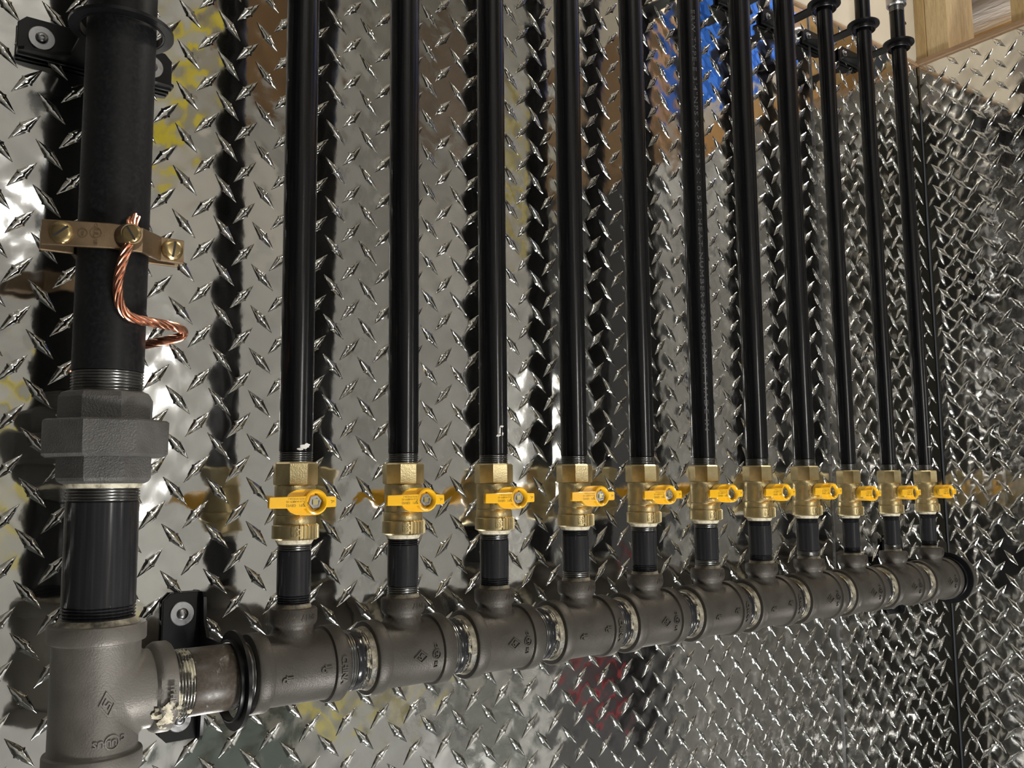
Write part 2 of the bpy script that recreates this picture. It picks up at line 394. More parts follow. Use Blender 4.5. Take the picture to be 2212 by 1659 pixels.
tread_plate('tread_plate_sheet', wr, -0.63, -0.0025, -0.6, HT, 0.038, 0.0362, (-0.0418, 0.8445), (-0.0610, 0.8617), right_map, 0.004, True)
tread_plate('tread_plate_sheet', wr, -2.1, -1.04, -0.6, 1.95, 0.038, 0.0362, (-1.2, 0.8445), (-1.219, 0.8617), right_map, 0.010, True)
b = MB(); b.box(XC + 0.004, XC + 0.012, -2.1, 0.0, -0.6, HT); b.build('backing_board', DARK, wr)

# back wall above the plate: beige drywall with a dark screw hole, and the thin trim along the plate's top
w2 = MB(); w2.box(-0.75, XC, 0.0, 0.012, HT + 0.0015, 2.2); w2 = tag(w2.build('wall_back_upper', DRYWALL), kind='structure'); w2.name = 'wall_back.001'
s = MB(); s.lathe([(0.0028, 0), (0.0028, 0.0006)], 20, T(1.196, 0.0, 0.981) @ RYN); s.build('screw_hole', DARK, w2)
t = MB(); t.box(-0.75, XC - 0.001, -0.0035, -0.0002, HT - 0.001, HT + 0.0025); tag(t.build('trim_1', SILL), kind='structure')

# right wall above the plate: sill board, studs, plywood and tarpaulin beyond
t = MB(); t.box(XC - 0.006, XC + 0.085, -0.63, -0.0, HT + 0.0005, HT + 0.008); tag(t.build('trim_2', SILL), kind='structure')
def stud(y0, y1, x0, x1, material, label):
    b = MB(); b.box(x0, x1, y0, y1, HT + 0.008, 2.2); tag(b.build('wall_stud', material), label, 'stud')
stud(-0.0175, -0.0005, XC - 0.002, XC + 0.084, STUD, 'narrow yellowish wood stud in the corner above the tread plate')
stud(-0.0555, -0.0185, XC + 0.001, XC + 0.096, STUD_B, 'pale pine stud with brown face left of the opening with grey sheet metal')
stud(-0.200, -0.1595, XC, XC + 0.085, STUD, 'wood stud cut by the right edge of the photo, right of the opening')
seg = 40; vs = []; fs = []
for i in range(seg + 1):
    for yy in (-0.17, 0.02, 0.20): vs.append((1.445 + 0.006 * sin(i * 0.9 + yy * 20) + 0.05 * (i / seg) ** 2, yy, 1.008 + 0.42 * i / seg))
for i in range(seg):
    for j in range(2): fs.append((3 * i + j, 3 * i + j + 1, 3 * i + j + 4, 3 * i + j + 3))
for (x, y, z) in list(vs): vs.append((x + 0.002, y, z))
n0 = 3 * (seg + 1)
for i in range(seg):
    for j in range(2): fs.append((n0 + 3 * i + j, n0 + 3 * i + j + 3, n0 + 3 * i + j + 4, n0 + 3 * i + j + 1))
b = MB(); b.add(vs, fs); tag(b.build('sheet_metal_duct', FOIL), 'grey sheet metal duct seen between the pale stud and the edge stud', 'duct')
b = MB(); b.box(1.40, 1.56, -0.17, 0.20, 0.975, 1.012); tag(b.build('wood_beam', PLY), 'wood beam under the grey sheet metal duct in the opening', 'beam')
b = MB(); b.box(XC + 0.098, XC + 0.11, -0.32, -0.205, HT, 1.5); tag(b.build('plywood_board', PLY), 'upright orange plywood board behind the edge stud, mirrored beside the corner', 'plywood')
b = MB(); b.box(XC + 0.22, XC + 0.23, -0.90, -0.33, HT, 1.13); tag(b.build('white_board', WHITEP), 'white board above the orange plywood strip, mirrored under the blue patches', 'board')
b = MB(); b.box(XC + 0.088, XC + 0.10, -0.62, -0.325, HT + 0.0, HT + 0.105); tag(b.build('plywood_strip', PLY), 'orange plywood strip low in the opening above the right wall', 'plywood')
b = MB()
vs = []; fs = []; nu, nv = 40, 14
for i in range(nu + 1):
    for j in range(nv + 1):
        y = -1.00 + 0.62 * i / nu; z = 1.0 + 0.6 * j / nv
        vs.append((XC + 0.42 + 0.012 * sin(i * 1.3) + 0.006 * sin(j * 1.9 + i), y - 0.08, z))
for i in range(nu):
    for j in range(nv): a = i * (nv + 1) + j; fs.append((a, a + 1, a + nv + 2, a + nv + 1))
b.add(vs, fs); tag(b.build('tarpaulin', BLUE), 'blue tarpaulin mirrored as blue patches in the upper tread plate', 'tarpaulin')

# ------------------------------------------------------------------ rest of the room (seen in the mirror-like plates)
def slab(name, material, *a): b = MB(); b.box(*a); return tag(b.build(name, material), kind='structure')
slab('floor', FLOORM, -1.9, 2.4, -2.2, 0.1, ZB - 0.05, ZB)
slab('ceiling', CEILM, -1.9, 2.4, -2.2, 0.1, 2.2, 2.25)
slab('wall_left', DARKWALL, -1.95, -1.9, -2.2, 0.1, ZB, 2.2)
slab('wall_front', GREYWALL, -1.9, 2.4, -2.2, -2.1, ZB, 2.2)
slab('wall_back.002', DARKWALL, -1.9, -0.7505, 0.0, 0.05, ZB, 2.2)
slab('wall_back.003', GREYWALL, -0.75, XC, 0.0, 0.05, ZB, -0.6)
slab('wall_right.001', GREYWALL, XC, XC + 0.05, -2.1, 0.0, ZB, -0.6)
slab('wall_right.002', DRYWALL, XC + 0.005, XC + 0.05, -2.1, -1.04, HT, 2.2)
slab('wall_right.003', DRYWALL, XC + 0.0, XC + 0.05, -1.04, -0.63, 1.3, 2.2)
slab('door_1', WHITEP, XC + 0.02, XC + 0.05, -1.04, -0.63, -0.6, 0.05)
slab('door_1.001', BROWNP, XC + 0.02, XC + 0.05, -1.04, -0.63, 0.05, 1.3)

# ------------------------------------------------------------------ common fittings
D = 0.086; YP = -D; ZM = 0.045
XT = [0.0461, 0.1455, 0.2425, 0.3420, 0.4375, 0.5355, 0.6305, 0.7240, 0.8185, 0.9160, 1.0114]
XR = -0.0978
small = lambda i: i >= 8

def tee_mesh(R, half, rb, rim, fil):
    """casting: run along x (centre 0) and outlet up z; returns body builder"""
    b = MB()
    prof = [(R * 0.86, -half - 0.0003), (R * 1.08, -half + 0.0003), (R * 1.11, -half + 0.0014), (R * 1.11, -half + 0.0110), (R * 1.095, -half + 0.0119), (R * 1.012, -half + 0.0127), (R, -half + 0.0140)]
    prof = prof + [(R, 0)] + [(r, -h) for r, h in reversed(prof)]
    b.lathe(prof, 64, RX)
    seg = 64; vs = []; fs = []; lay = []
    for q in range(7):                         # fillet growing out of the run
        a = pi / 2 * q / 6; lay.append(('f', rb + fil * (1 - sin(a)), fil * (1 - cos(a))))
    lay += [('z', rb, rim - 0.0165), ('z', rb, rim - 0.0145), ('z', rb * 1.085 + 0.0006, rim - 0.0125), ('z', rb * 1.12 + 0.0010, rim - 0.010), ('z', rb * 1.12 + 0.0010, rim - 0.0020), ('z', rb * 1.09 + .0006, rim - 0.0004), ('z', rb * 0.86, rim)]
    zt = rim - 0.0165
    for kind, r, h in lay:
        for k in range(seg):
            a = 2 * pi * k / seg; x = r * cos(a); y = r * sin(a); y = max(-R * 0.995, min(R * 0.995, y))
            zz = sqrt(R * R - y * y) * 0.997 + h if kind == 'f' else h
            vs.append((x, y, min(zz, zt) if kind == 'f' else zz))
    for i in range(len(lay) - 1):
        for k in range(seg):
            k2 = (k + 1) % seg; fs.append((i * seg + k, i * seg + k2, (i + 1) * seg + k2, (i + 1) * seg + k))
    fs.append(tuple((len(lay) - 1) * seg + k for k in range(seg)))
    return b.add(vs, fs)

# tees of the manifold -------------------------------------------------------------
HALF = 0.0372; RT = 0.0272
tee0 = empty('pipe_tee')
tee_mesh(RT, HALF, 0.0158, 0.0919 - ZM, 0.0045).build('body', CAST, tee0, 45)
b = MB(); put(b, text_mesh('4PNV', 0.0058, 0.0004, 0.0001), 0.0, 0.0919 - ZM - 0.0062, 180, cyl_z(0, 0, 0.0187, 0.006)); b.build('rim_lettering', CAST, tee0, 60)
b = MB()
dm = diamond_flat(0.0062, 0.0046, 0.0009, 0.0007); fx = cyl_x(0, 0, RT + 0.0004)
put(b, dm, 0.002, 0.000, 0, fx)
b.build('diamond_emblem', CAST, tee0, 60)
b = MB(); put(b, ring_flat(0.0036, 0.0008, 0.0007), 0.0172, 0.0005, 0, fx)
put(b, text_mesh('UL', 0.0042, 0.0007, 0.0002), 0.0172, 0.0005, 90, fx)
put(b, text_mesh('US', 0.0044, 0.0007, 0.0002), 0.0172, -0.0078, 90, fx)
put(b, text_mesh('C', 0.0042, 0.0007, 0.0002), 0.0172, 0.0072, 90, fx)
b.build('listing_mark', CAST, tee0, 60)
teeB = empty('pipe_tee')                       # the other side of the same casting, turned to the front
for ch in list(tee0.children):
    if ch.name.startswith(('body', 'rim')):
        c = ch.copy(); COL.objects.link(c); c.parent = teeB
b = MB()
put(b, text_mesh('JL', 0.0062, 0.0007, 0.0003), -0.013, -0.003, -90, fx); put(b, text_mesh('c', 0.0085, 0.0007, 0.0002), -0.0165, -0.003, -90, fx)
b.build('listing_mark', CAST, teeB, 60); b = MB(); put(b, text_mesh('JL', 0.0062, 0.0007, 0.0003), 0.0185, 0.001, -90, fx); put(b, text_mesh('c', 0.0085, 0.0007, 0.0002), 0.0150, 0.001, -90, fx)
b.build('listing_mark', CAST, teeB, 60)
b = MB(); put(b, text_mesh('CHINA', 0.0068, 0.0006, 0.0003), 0.0305, -0.001, -90, cyl_x(0, 0, RT * 1.11 + 0.0003)); b.build('origin_lettering', CAST, teeB, 60)
ORD = ['first', 'second', 'third', 'fourth', 'fifth', 'sixth', 'seventh', 'eighth', 'ninth', 'tenth', 'last']
CH = {0, 3, 5, 6}; used = set()
for i, x in enumerate(XT):
    src = teeB if i in CH else tee0
    if src.name in used: o = copy_tree(src)
    else: o = src; used.add(src.name)
    o.location = (x, YP, ZM)
    if small(i):
        o.scale = (0.0465 / 0.0469 * 0.99, 0.99, 0.985)
    mark = 'with CHINA cast on its collar' if i in CH else 'with a cast diamond emblem'
    tag(o, f'dark iron tee {mark}, under the {ORD[i]} thin pipe from left', 'pipe tee', 'iron tees of the manifold')

# close nipples between the tees ------------------------------------------------------
def gap_nipple(x0, x1, name='close_nipple'):
    Ln = x1 - x0; o = empty(name, ((x0 + x1) / 2, YP, ZM)); m = Ln * 0.14
    b = MB(); b.lathe(thread_prof(0.0243, -Ln / 2 - 0.002, -m, 0.0021, 0.0010), 64, RX); b.build('thread', THREAD, o, 25)
    b = MB(); b.lathe([(0.0238, -m), (0.0241, -m + 0.0005), (0.0241, m - 0.0005), (0.0238, m)], 64, RX); b.build('barrel', NIPPLE, o)
    b = MB(); b.lathe(thread_prof(0.0243, m, Ln / 2 + 0.002, 0.0021, 0.0010), 64, RX); b.build('thread', THREAD_D, o, 25)
    b = MB(); b.lathe([(0.0244, Ln / 2 - 0.0045), (0.0249, Ln / 2 - 0.0028), (0.0253, Ln / 2 - 0.0010), (0.0261, Ln / 2 + 0.0004)], 64, RX, caps=False); b.build('sealant', DOPE_B, o)
    return o
for i in range(10):
    o = gap_nipple(XT[i] + HALF, XT[i + 1] - HALF)
    tag(o, f'threaded nipple with cream sealant between the {ORD[i]} and {ORD[i+1]} manifold tees from left', 'pipe nipple', 'close nipples of the manifold')

# first manifold nipple, from the riser tee through the hanger ring to the first tee
x0, x1 = XR + 0.0490, XT[0] - HALF
o = empty('manifold_nipple', ((x0 + x1) / 2, YP, ZM)); h = (x1 - x0) / 2
b = MB(); b.lathe(thread_prof(0.0244, -h - 0.002, -h + 0.013, 0.0022, 0.0009), 64, RX); b.build('thread', THREAD_D, o, 25)
b = MB(); b.lathe([(0.0238, -h + 0.013), (0.02415, -h + 0.0136), (0.02415, h - 0.012), (0.0238, h - 0.0114)], 64, RX)
RUSTY = pipe_material('dusty_brown_steel', (0.055, 0.044, 0.034), 0.38, 0.60, (1, 1, 1)); b.build('barrel', RUSTY, o)
b = MB(); b.lathe(thread_prof(0.0244, h - 0.0114, h + 0.002, 0.0022, 0.0009), 64, RX); b.build('thread', THREAD, o, 25)
tag(o, 'short dusty brown pipe between the large left tee and the first manifold tee', 'pipe nipple')

# riser tee -------------------------------------------------------------------------
rt = empty('pipe_tee', (XR, YP, ZM))
body = tee_mesh(0.0288, 0.0490, 0.0272, 0.0490, 0.0040)
M = Matrix.Rotation(pi / 2, 4, 'Y')            # run vertical, outlet to +x
body.v = [tuple(M @ Vector(v)) for v in body.v]; body.build('body', CAST_L, rt, 40)
fz = cyl_z(0, 0, 0.0291)
b = MB(); put(b, diamond_flat(0.0078, 0.0048, 0.0010, 0.0006), 0.0015, -0.0015, 96, fz); b.build('diamond_emblem', CAST_L, rt, 60)
b = MB(); put(b, ring_flat(0.0045, 0.0009, 0.0006), 0.0055, -0.0265, 0, fz)
put(b, text_mesh('UL', 0.0052, 0.0006, 0.0002), 0.0055, -0.0265, 180, fz); put(b, text_mesh('US', 0.0060, 0.0006, 0.0002), -0.0030, -0.0265, 180, fz)
put(b, text_mesh('C', 0.0050, 0.0006, 0.0002), 0.0130, -0.0245, 180, fz); b.build('listing_mark', CAST_L, rt, 60)
b = MB(); put(b, text_mesh('1PHL', 0.0060, 0.0006, 0.0002), 0.0435, 0.000, -90, cyl_x(0, 0, 0.0320)); b.build('rim_lettering', CAST_L, rt, 60)
b = MB()
for k in range(46):                            # crumbs of dried sealant on the lower right of the casting
    a = rng.normal(0.039, 0.0055); sdir = rng.normal(-0.017, 0.0045); R_ = 0.0318 if a > 0.0352 else 0.0290
    rr = abs(rng.normal(0.0013, 0.0006)) + 0.0004
    put(b, ([(rr * cos(q * pi / 3) * rng.uniform(.6, 1.5), rr * sin(q * pi / 3) * rng.uniform(.6, 1.5), -0.0002) for q in range(6)] + [(0, 0, 0.0005)], [(q, (q + 1) % 6, 6) for q in range(6)]), a, sdir, 0, cyl_x(0, 0, R_))
b.build('sealant', DOPE, rt)
tag(rt, 'large grey-brown iron tee at the lower left corner of the piping', 'pipe tee')

# riser nipple, union, riser pipe --------------------------------------------------------
def vpipe(name, x, r, z0, z1, th0, th1, material, pitch, label, cat, group=None, dope0=None, dope1=None, seg=64, thr=(None, None)):
    o = empty(name, (x, YP, z0)); H = z1 - z0
    b = MB(); b.lathe([(r - 0.0006, th0), (r, th0 + 0.0006), (r, H - th1 - 0.0006), (r - 0.0006, H - th1)], seg); b.build('barrel', material, o)
    if th0: b = MB(); b.lathe(thread_prof(r + 0.0002, -0.002, th0, pitch, 0.0012), seg); b.build('thread', thr[0] or THREAD, o, 25)
    if th1: b = MB(); b.lathe(thread_prof(r + 0.0002, H - th1, H + 0.002, pitch, 0.0012), seg); b.build('thread', thr[1] or THREAD, o, 25)
    if dope0: b = MB(); b.lathe([(r + dope0 * 1.6, -0.0002), (r + dope0, 0.0012), (r + 0.0001, 0.0032)], seg); b.build('sealant', DOPE_B, o)
    if dope1: b = MB(); b.lathe([(r + 0.0001, H - 0.0034), (r + dope1, H - 0.0012), (r + dope1 * 1.4, H + 0.0002)], seg); b.build('sealant', DOPE, o)
    tag(o, label, cat, group); return o
vpipe('riser_nipple', XR, 0.02415, 0.0942, 0.1900, 0.0115, 0.0125, NIPPLE, 0.0022, 'thick glossy dark nipple between the large tee and the union', 'pipe nipple', dope0=0.0022, dope1=0.0012, seg=96, thr=(NIPPLE, THREAD))
vpipe('riser_pipe', XR, 0.02415, 0.2545, 0.80, 0.0150, 0, PIPE_M, 0.0022, 'thick matte black riser pipe at the left', 'pipe', seg=96)

un = empty('pipe_union', (XR, YP, 0.190))
M8 = Matrix.Rotation(radians(10), 4, 'Z')
b = MB(); b.lathe([(0.0288, 0.0), (0.0318, 0.0018), (0.0330, 0.0040), (0.0330, 0.0195)], 8, M8); b.build('lower_hex', CAST_N, un, 20)
b = MB(); b.lathe([(0.0405, 0.0185), (0.0435, 0.0205), (0.0438, 0.0430), (0.0420, 0.0443), (0.0300, 0.0443)], 8, Matrix.Rotation(radians(14), 4, 'Z')); b.build('union_nut', CAST_N, un, 20)
b = MB(); b.lathe([(0.0325, 0.0440), (0.0325, 0.0600), (0.0305, 0.0635), (0.0262, 0.0650)], 8, Matrix.Rotation(radians(4), 4, 'Z')); b.build('upper_hex', CAST_N, un, 20)
tag(un, 'octagonal iron pipe union joining riser pipe and thick nipple at the left', 'pipe union')

# thin pipes, nipples and valves ------------------------------------------------------
ZT, ZBV, RIM = 0.2060, 0.1447, 0.0919
for i, x in enumerate(XT):
    r = 0.01067 if small(i) else 0.01334
    zt, zb, rim = (0.2008, 0.1420, 0.0910) if small(i) else (ZT, ZBV, RIM)
    top = 0.9115 if i == 10 else 1.35
    size = 'thinner' if small(i) else 'thin'
    extra = {0: ' with a white smear', 2: ' with a white paint mark', 5: ' with grey lettering printed down it', 10: ' with a coupling at its top'}.get(i, '')
    vp = vpipe('gas_pipe', x, r, zt, top, 0.0085, 0.010 if i == 10 else 0, PIPE, 0.0018, f'{size} black gas pipe{extra}, {ORD[i]} of eleven from the left', 'pipe', 'black vertical gas pipes', seg=48)
    vpipe('short_nipple', x, r, rim, zb, 0.0095, 0.0085, NIPPLE, 0.0018, f'short glossy nipple below the {ORD[i]} brass valve from the left', 'pipe nipple', 'short nipples under the valves', dope0=0.0005, dope1=0.0013, seg=48, thr=(NIPPLE if i % 2 == 0 else THREAD, THREAD if i in (0, 2, 4, 5) else NIPPLE))
    if i in (0, 2, 10):                         # white paint smears of their own shape
        b = MB(); R_ = r
        spots = {0: [(0.001, 0.012, 0.0045, 0.0016), (0.004, 0.0135, 0.003, 0.0016), (-0.002, 0.0105, 0.0025, 0.0010)], 2: [(-0.002, 0.030, 0.001, 0.004), (-0.0035, 0.026, 0.0025, 0.001), (0.0, 0.0345, 0.002, 0.001), (0.001, 0.0275, 0.001, 0.0014)], 10: [(-0.002, 0.034, 0.006, 0.0008), (0.003, 0.0345, 0.003, 0.001)]}[i]
        for (u, v, a, c) in spots:
            pts = [(a * cos(q * pi / 7) * rng.uniform(.6, 1.25), c * sin(q * pi / 7) * rng.uniform(.6, 1.3), 0.0001) for q in range(14)]
            put(b, (pts + [(0, 0, 0.0003)], [(q, (q + 1) % 14, 14) for q in range(14)]), u, v, 0, cyl_z(0, 0, R_))
        b.build('paint_smear', WHITEP, vp)
    if i == 5:
        tm = text_mesh('ERW TYPE-E 3/4"NPS X 0.113" X 10.5FT HEAT NUMBER-2220301951IT MADE IN', 0.0066, 0.00004, 0.0, 'LEFT', 1.18)
        wd = max(v[0] for v in tm[0]); k = 0.50 / wd
        b = MB(); put(b, ([(u * k, v, w_) for u, v, w_ in tm[0]], tm[1]), -0.0065, 0.745 - zt, -90, cyl_z(0, 0, r + 0.00006)); b.build('printed_lettering', STAMP, vp, smooth=False)
# coupling on the last pipe
o = empty('pipe_coupling', (XT[10], YP, 0.9115)); b = MB()
b.lathe([(0.0125, -0.001), (0.0145, 0.001), (0.0145, 0.032), (0.0125, 0.034)], 40); b.build('body', ZINC, o)
tag(o, 'grey pipe coupling at the top of the rightmost pipe', 'coupling')

# the ball valve: origin on the pipe axis at the valve's lower end
def make_valve():
    v = empty('ball_valve'); H = ZT - ZBV
    b = MB()
    b.lathe([(0.0148, 0.0425), (0.0177, 0.0436), (0.0180, 0.0448), (0.0180, 0.0600), (0.0165, 0.0613), (0.0142, 0.0613)], 8, Matrix.Rotation(radians(8), 4, 'Z')); b.build('upper_hex', BRASS, v, 20)
    b = MB()
    b.lathe([(0.0150, 0.0190), (0.0161, 0.0200), (0.0163, 0.0225), (0.0160, 0.0300), (0.0163, 0.0360), (0.0162, 0.0420), (0.0152, 0.0432)], 56)
    b.lathe([(0.0148, 0.0100), (0.0165, 0.0114), (0.0168, 0.0128), (0.0166, 0.0178), (0.0158, 0.0194)], 56)
    b.lathe([(0.0085, 0.0), (0.0085, 0.0040), (0.0075, 0.0065)], 32, T(0, -0.0142, 0.0293) @ RYN)
    b.build('body', BRASS, v, 40)
    b = MB(); seg = 144; vs = []; fs = []
    for rr, h in ((-0.0020, 0.0), (0.0, 0.0012), (0.0, 0.0112), (-0.0016, 0.0122)):
        for k in range(seg):
            a = 2 * pi * k / seg; rk = 0.0178 + rr + (0.0013 if (k % 4 < 2 and -1.75 < (a - 2 * pi) < 0.6) else 0.0)
            vs.append((rk * cos(a), rk * sin(a), h))
    for i in range(3):
        for k in range(seg): k2 = (k + 1) % seg; fs.append((i * seg + k, i * seg + k2, (i + 1) * seg + k2, (i + 1) * seg + k))
    fs.append(tuple(reversed(range(seg)))); fs.append(tuple(3 * seg + k for k in range(seg)))
    b.add(vs, fs); b.build('knurled_end', BRASS, v, 20)
    b = MB()
    f1 = cyl_z(0, 0, 0.0181); f2 = cyl_z(0, 0, 0.0165)
    put(b, text_mesh('PRESS', 0.0032, 0.0007, 0.00015), -0.0085, 0.0063, -90, f1); put(b, text_mesh('April', 0.0032, 0.0007, 0.00015), -0.0045, 0.0063, -90, f1)
    put(b, text_mesh('3/4', 0.0040, 0.0007, 0.00015), -0.0030, 0.0262, -90, f2); put(b, text_mesh('1960', 0.0036, 0.0007, 0.00015), -0.0075, 0.0262, -90, f2)
    put(b, text_mesh('WOG', 0.0034, 0.0007, 0.00015), -0.0118, 0.0262, -90, f2); put(b, text_mesh('JL', 0.0034, 0.0007, 0.00015), -0.0085, 0.0365, -90, f2)
    b.build('cast_lettering', BRASS, v, 60)
    # handle: barrel cap on the stem, lever bar across the pipe, all as one casting facing -y
    hz = 0.0300; y1 = -0.0405; b = MB(); Mh = T(0, 0, hz) @ RYN      # local z = distance in front of the axis, local x = x, local y = z
    b.lathe([(0.0088, 0.0165), (0.0098, 0.0180), (0.0100, 0.0385), (0.0094, 0.0403), (0.0082, 0.0408), (0.0072, 0.0400), (0.0066, 0.0380), (0.0064, 0.0340), (0.0, 0.0340)], 48, Mh, caps=False)
    bar = [(-0.0375, -0.0034), (-0.0368, -0.0042), (-0.0230, -0.0044), (-0.0070, -0.0048), (-0.0070, 0.0048), (-0.0230, 0.0044), (-0.0368, 0.0042), (-0.0375, 0.0034)]
    b.prism(bar, 0.0366, 0.0402, Mh, 0.0004)
    b.prism([(0.0075, -0.0042), (0.0160, -0.0040), (0.0168, -0.0032), (0.0168, 0.0032), (0.0160, 0.0040), (0.0075, 0.0042)], 0.0366, 0.0402, Mh, 0.0004)
    # sloping shoulder under the lever
    n_ = 14; vs = []; fs = []
    for q, (xo, w_) in enumerate([(-0.0225, 0.0042), (-0.0195, 0.0075), (-0.0150, 0.0094), (-0.0080, 0.0099), (0.0, 0.0099)]):
        hgt0 = 0.0372 - 0.0 ; depth = [0.0345, 0.0290, 0.0235, 0.0200, 0.0180][q]
        for k in range(n_):
            a = pi * k / (n_ - 1) - pi / 2
            vs.append(Mh @ Vector((xo, w_ * sin(a), hgt0 - (hgt0 - depth) * cos(a) ** 0.8 if cos(a) > 0 else hgt0)))
    for q in range(4):
        for k in range(n_ - 1): a = q * n_ + k; fs.append((a, a + 1, a + n_ + 1, a + n_))
        fs.append((q * n_ + n_ - 1, q * n_, q * n_ + n_, q * n_ + 2 * n_ - 1))
    fs.append(tuple(reversed(range(n_)))); b.add(vs, fs)
    hd = b.build('handle', YELLOW, v, 42); hd['label'] = 'yellow lever handle'
    b = MB(); b.lathe([(0.0058, 0.0336), (0.0058, 0.0378), (0.0052, 0.0384), (0.0036, 0.0384), (0.0036, 0.0374)], 6, Mh, phase=0.2); b.build('hub_nut', ZINC, hd, 20)
    b = MB(); b.box(-0.0021, 0.0021, -0.0388, -0.034, hz - 0.0021, hz + 0.0021); b.build('stem', STEMB, hd)
    b = MB(); fp = lambda u, w_, e: (u, -0.04022 - e, hz + w_)
    for s_, u, w_, sz in (('GBV02', -0.0205, -0.0022, 0.0028), ('CR91-02', -0.0205, 0.0006, 0.0022), ('CSA-1', -0.0205, 0.0028, 0.0020), ('QF1', -0.0118, -0.0022, 0.0028), ('B16.33 WOG', -0.0135, 0.0008, 0.0017), ('US 250 Psi WOG', -0.0128, 0.0027, 0.0015), ('UL', -0.0086, -0.0014, 0.0020)):
        put(b, text_mesh(s_, sz, 0.00003), u, w_, 180, fp)
    put(b, ring_flat(0.0018, 0.00035, 0.00003), -0.0086, -0.0014, 0, fp)
    put(b, text_mesh('JL', 0.0034, 0.00003), 0.0138, 0.0, -90, fp)
    b.build('printed_lettering', INK, hd, smooth=False)
    return v
val = make_valve()
near = [''] * 11
for i, x in enumerate(XT):
    o = val if i == 0 else copy_tree(val)
    zb = 0.1420 if small(i) else ZBV
    o.location = (x, YP, zb)
    if small(i): o.scale = (0.85, 0.92, 0.0588 / 0.0613)
    sz = 'smaller brass' if small(i) else 'brass'
    tag(o, f'{sz} valve with yellow lever under the {ORD[i]} thin pipe from left {near[i]}'.strip(), 'valve', 'brass ball valves')

# ------------------------------------------------------------------ hangers
def hanger(W, hgt, r_out, r_in, neck, parent_name, label, group=None, reach=D, screw_off=0.042, face=0.0035):
    """local frame: plate against the wall at y=0 (world wall), arm in the plane z=0 reaching to y=-reach; base rises to z=hgt"""
    o = empty(parent_name); c = 0.006
    ws = W / 2
    b = MB(); poly = [(-ws, c), (-ws + c * 0.0, 0), (ws, 0), (ws, c), (ws, hgt - c), (ws - c, hgt), (-ws + c, hgt), (-ws, hgt - c)]
    b.prism([(p[0], p[1]) for p in poly if True][1:], 0.0025, 0.0025 + face, RYN.copy(), 0.0005); b.build('wall_flange', BRACKET, o, 30)
    # arm plate outline in x,y (y negative = out from wall)
    out = [(-ws, -0.003), (-ws, -0.013), (-ws + 0.004, -0.016), (-neck - 0.012, -0.018), (-neck, -0.026)]
    yn = -reach + sqrt(max(1e-9, r_out ** 2 - neck ** 2))
    out.append((-neck, yn + 0.003))
    a0 = atan2(yn + reach, -neck); a1 = atan2(yn + reach, neck) + 2 * pi
    left = out; ringp = [(r_out * cos(a0 + (a1 - a0) * k / 40), -reach + r_out * sin(a0 + (a1 - a0) * k / 40)) for k in range(41)]
    right = [(-x_, y_) for x_, y_ in reversed(left)]
    outer = left + ringp + right
    # triangulate as two halves round the hole
    b = MB(); th = 0.0026
    n = 48; inner = [(r_in * cos(2 * pi * k / n + pi / 2), -reach + r_in * sin(2 * pi * k / n + pi / 2)) for k in range(n)]   # starts toward the wall, ccw
    ro = [(r_out * cos(2 * pi * k / n + pi / 2), -reach + r_out * sin(2 * pi * k / n + pi / 2)) for k in range(n)]
    vs = [(x_, y_, z_) for z_ in (0, th) for x_, y_ in inner + ro]; fs = []
    for k in range(n):
        k2 = (k + 1) % n; o2 = 2 * n
        fs += [(k, n + k, n + k2, k2), (o2 + k, o2 + k2, o2 + n + k2, o2 + n + k), (n + k, o2 + n + k, o2 + n + k2, n + k2), (k, k2, o2 + k2, o2 + k)]
    b.add(vs, fs)
    arm = left[:-1] + [(-neck, yn - 0.0015)] + [(neck, yn - 0.0015)] + right[1:]
    b.prism(arm, 0.00003, th - 0.00003)
    b.build('arm', BRACKET, o, 30)
    cd_ = 1 if W < 0.08 else -0.8
    b = MB(); b.lathe([(r_in + 0.0016, 0.0005 * cd_), (r_in + 0.0016, -0.0072 * cd_), (r_in + 0.0008, -0.0080 * cd_), (r_in, -0.0072 * cd_), (r_in, 0.0005 * cd_)], 56, T(0, -reach, 0), caps=False); b.build('collar', BRACKET, o, 30)
    b = MB(); b.box(-ws + 0.001, ws - 0.001, -0.0085, -0.0062, -0.0012, 0.0005); b.build('stiffening_rib', BRACKET, o, 30)
    for sx in (-screw_off, screw_off):
        k = 1.0 if W > 0.08 else 0.6
        Ms = T(sx, -0.0025 - face, hgt * 0.52) @ RYN
        b = MB(); b.lathe([(0.0098 * k, 0), (0.0098 * k, 0.0009), (0.0093 * k, 0.0013), (0.0, 0.0014)], 40, Ms, caps=False); wsr = b.build('washer', ZINC, o, 30)
        b = MB(); b.lathe([(0.0047 * k, 0.0012), (0.0047 * k, 0.0020), (0.0040 * k, 0.0033), (0.0028 * k, 0.0041), (0.0016 * k, 0.0044), (0.0016 * k, 0.0030), (0, 0.0030)], 28, Ms, caps=False); b.build('screw', ZINC, o, 30)
        if W > 0.08:
            b = MB(); put(b, text_mesh('6826', 0.0030, 0.0001, 0.0001), 0, 0, 0, lambda u, v, w_: tuple(Ms @ Vector(((0.0072 + v) * cos(-pi / 2 + u / 0.0072), (0.0072 + v) * sin(-pi / 2 + u / 0.0072), 0.0014 + w_)))); b.build('stamped_number', ZINC, wsr, 60)
    tag(o, label, 'pipe hanger', group); return o
h1 = hanger(0.118, 0.032, 0.0365, 0.0285, 0.024, 'pipe_hanger', 'black steel hanger ringing the thick riser pipe at the upper left', reach=D)
h1.location = (XR, 0, 0.5265)
h2 = copy_tree(h1); h2.location = (0.0005, 0, ZM - 0.003); h2.rotation_euler = (0, -pi / 2, 0)
h2['label'] = 'black steel hanger between the short dusty pipe and the first manifold tee'
